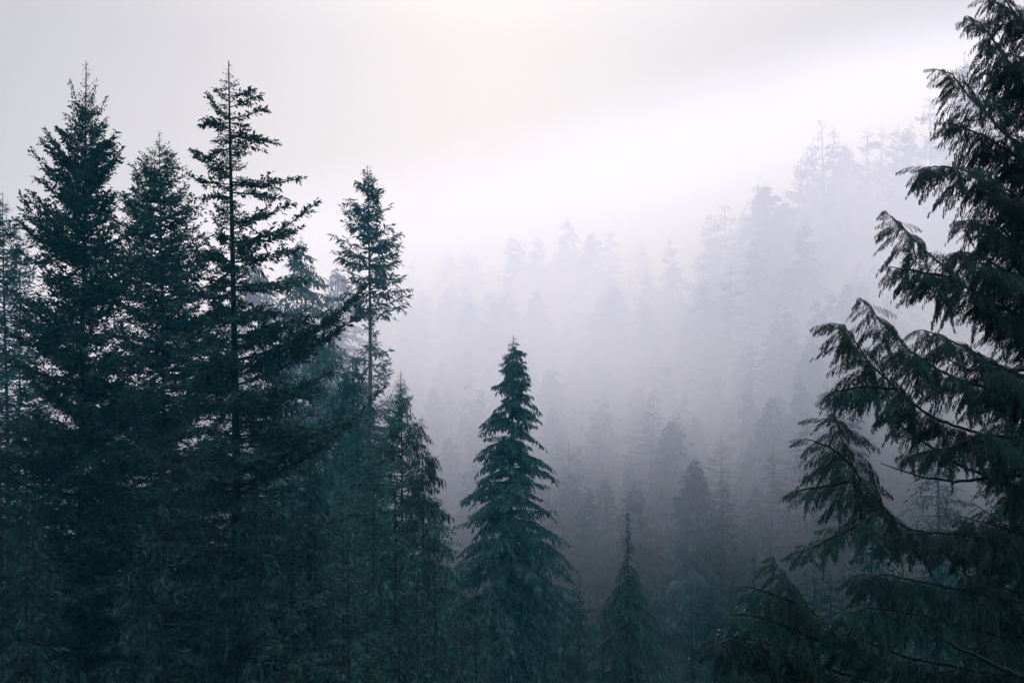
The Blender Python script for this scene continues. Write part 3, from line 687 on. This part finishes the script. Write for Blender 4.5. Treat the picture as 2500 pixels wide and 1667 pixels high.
def near_cedar():
    x0, y0 = (2560 - 1250) / F * 10.2, 10.2
    zg = float(ground(x0, y0)) - .2
    root = bpy.data.objects.new('cedar_tree', None); root.location = (x0, y0, zg)
    link(root, None, label='near dark cedar with hanging fern-like sprays filling the right edge', category='tree')
    tz = np.linspace(0, 7.5 - zg, 16)
    V, Q = tubes(np.stack([.04 * np.sin(tz), .03 * np.cos(tz * .8), tz], -1)[None], (.36 * (1 - tz / (tz[-1] * 1.5)))[None], 14)
    link(bpy.data.objects.new('trunk', mesh_np('trunk', V, Q, mats=[M_BARK], smooth=True)), root)
    LIMB = [
        ([(2440, -30), (2460, 10), (2500, 60), (2560, 130)], 9.2, 10),
        ([(2400, -20), (2430, 5), (2480, 40), (2560, 90)], 9.3, 10),
        ([(2362, 38), (2375, 45), (2417, 84), (2451, 140), (2500, 190), (2560, 240)], 9.0, 10),
        ([(2278, 168), (2325, 175), (2350, 220), (2400, 265), (2440, 315), (2500, 360), (2560, 400)], 8.8, 10),
        ([(2380, 190), (2440, 150), (2500, 220), (2560, 300)], 9.6, 10.2),
        ([(2305, 298), (2340, 305), (2400, 330), (2480, 380), (2560, 450)], 9.2, 10.2),
        ([(2250, 412), (2275, 406), (2345, 410), (2420, 450), (2560, 540)], 8.7, 10),
        ([(2340, 540), (2370, 538), (2440, 570), (2560, 640)], 8.9, 10),
        ([(2160, 515), (2195, 545), (2248, 600), (2336, 684), (2397, 726), (2443, 749), (2560, 800)], 8.5, 10),
        ([(2170, 650), (2230, 662), (2290, 668), (2336, 684)], 8.6, 9.1),
        ([(2325, 618), (2350, 612), (2420, 640), (2560, 720)], 9.0, 10),
        ([(2100, 727), (2118, 745), (2190, 830), (2256, 881), (2321, 918), (2378, 940), (2500, 967), (2560, 985)], 8.3, 10),
        ([(2240, 805), (2290, 815), (2360, 850), (2450, 900), (2560, 940)], 8.6, 10),
        ([(2020, 790), (2058, 787), (2085, 830), (2130, 895), (2187, 948), (2244, 998), (2300, 1030), (2400, 1060), (2560, 1080)], 8.1, 10),
        ([(2018, 965), (2060, 950), (2110, 940), (2187, 948)], 8.2, 8.5),
        ([(2030, 1008), (2040, 1020), (2048, 1055), (2070, 1112), (2100, 1174), (2155, 1245), (2206, 1290), (2320, 1303), (2387, 1302), (2560, 1270)], 8.0, 10),
        ([(1962, 1070), (2000, 1075), (2046, 1100), (2090, 1150)], 8.0, 8.15),
        ([(1925, 1202), (1950, 1195), (2020, 1185), (2085, 1172)], 8.0, 8.2),
        ([(1930, 1352), (1960, 1345), (2040, 1310), (2148, 1252)], 7.9, 8.3),
        ([(1885, 1357), (1917, 1415), (1953, 1462), (2000, 1509), (2080, 1550), (2200, 1600), (2400, 1640), (2560, 1660)], 7.6, 9.9),
        ([(1815, 1430), (1850, 1435), (1900, 1460), (1953, 1470)], 7.6, 7.9),
        ([(1745, 1575), (1790, 1555), (1840, 1560), (1900, 1580), (2050, 1640), (2250, 1700)], 7.4, 9.5),
        ([(1780, 1500), (1840, 1500), (1900, 1520), (2000, 1560)], 7.6, 8.2),
        ([(1800, 1650), (1880, 1640), (2000, 1670), (2200, 1740)], 7.4, 9.0),
        ([(2210, 1120), (2260, 1100), (2330, 1090), (2400, 1060)], 8.6, 9.3),
        ([(2150, 1330), (2220, 1300), (2330, 1300), (2450, 1320)], 8.2, 9.3),
        ([(2090, 1420), (2150, 1400), (2250, 1420), (2400, 1450), (2560, 1480)], 8.0, 9.8),
        ([(2050, 1500), (2120, 1480), (2250, 1500), (2400, 1540), (2560, 1580)], 7.8, 9.8),
    ]
    for pts, a, b in LIMB:
        cedar_limb(root, pts, a, b, keep_parts=True, sp=.037)
    # bare stems
    for pts, a, b in [([(2340, 1052), (2400, 1078), (2500, 1112), (2580, 1130)], 8.9, 10), ([(2258, 1533), (2340, 1580), (2420, 1618), (2520, 1660)], 7.0, 7.8),
                      ([(2150, 1130), (2250, 1165), (2340, 1175), (2480, 1160), (2560, 1150)], 8.4, 10), ([(2160, 1010), (2230, 1060), (2330, 1130), (2480, 1190), (2560, 1200)], 8.7, 10.2),
                      ([(2300, 860), (2350, 900), (2440, 905), (2560, 900)], 9, 10), ([(2420, 880), (2460, 930), (2520, 1000), (2570, 1030)], 9, 10.1)]:
        cedar_limb(root, pts, a, b, bare=1.0, r0=.02)
    # inner limbs thickening the mass towards the trunk
    for i in range(38):
        row = 120 + 1560 * (i + random.random()) / 38
        reach = np.interp(row, [100, 400, 800, 1000, 1200, 1667], [60, 110, 150, 110, 130, 340])
        ut = 2500 - reach * random.uniform(.3, 1.1)
        if row < 300 and i % 2: continue
        if 1000 < row < 1230 and random.random() < .5: continue
        cedar_limb(root, [(ut, row), ((ut + 2560) / 2, row + random.uniform(10, 70)), (2575, row + random.uniform(60, 160))], random.uniform(8.6, 10.5), 10.2, sp=.042)
near_cedar()
def droplets():
    m = bpy.data.materials.new('water'); m.use_nodes = True; p = m.node_tree.nodes['Principled BSDF']
    p.inputs['Base Color'].default_value = (1, 1, 1, 1); p.inputs['Roughness'].default_value = .02; p.inputs['Transmission Weight'].default_value = 1.0; p.inputs['IOR'].default_value = 1.33
    oc = np.array([(1, 0, 0), (0, 1, 0), (-1, 0, 0), (0, -1, 0), (0, 0, 1.3), (0, 0, -1)]) * .006
    T = np.array([(0, 1, 4), (1, 2, 4), (2, 3, 4), (3, 0, 4), (1, 0, 5), (2, 1, 5), (3, 2, 5), (0, 3, 5)])
    P = np.array(DROPS); V = (P[:, None] + oc * R.uniform(.6, 1.2, (len(P), 1, 1))).reshape(-1, 3)
    Q = (T[None] + 6 * np.arange(len(P))[:, None, None]).reshape(-1, 3)
    link(bpy.data.objects.new('water_drops', mesh_np('water_drops', V, T=Q, mats=[m], smooth=True)), None, kind='stuff', label='clear water drops hanging from the tips of the near cedar sprays', category='water drops')
# near dark branch tip poking in at the left edge
def near_left():
    D = 9.0; x0 = (-160 - 1250) / F * D; zg = float(ground(x0, D)) - .2
    root = bpy.data.objects.new('fir_tree', None); root.location = (x0, D, zg)
    link(root, None, label='almost black near fir poking a branch tip in at the left edge', category='tree')
    tz = np.linspace(0, 5 - zg, 12)
    V, Q = tubes(np.stack([tz * 0, tz * 0, tz], -1)[None], (.2 * (1 - tz / (tz[-1] * 1.4)))[None], 12)
    link(bpy.data.objects.new('trunk', mesh_np('trunk', V, Q, mats=[M_BARK], smooth=True)), root)
    for pts in ([(40, 575), (10, 560), (-60, 570), (-160, 620)], [(5, 628), (-30, 640), (-160, 680)], [(20, 590), (-20, 575), (-160, 600)]):
        cedar_limb(root, pts, 9, 9, fl=(.06, .14), sp=.012, r0=.012)
near_left()

droplets()
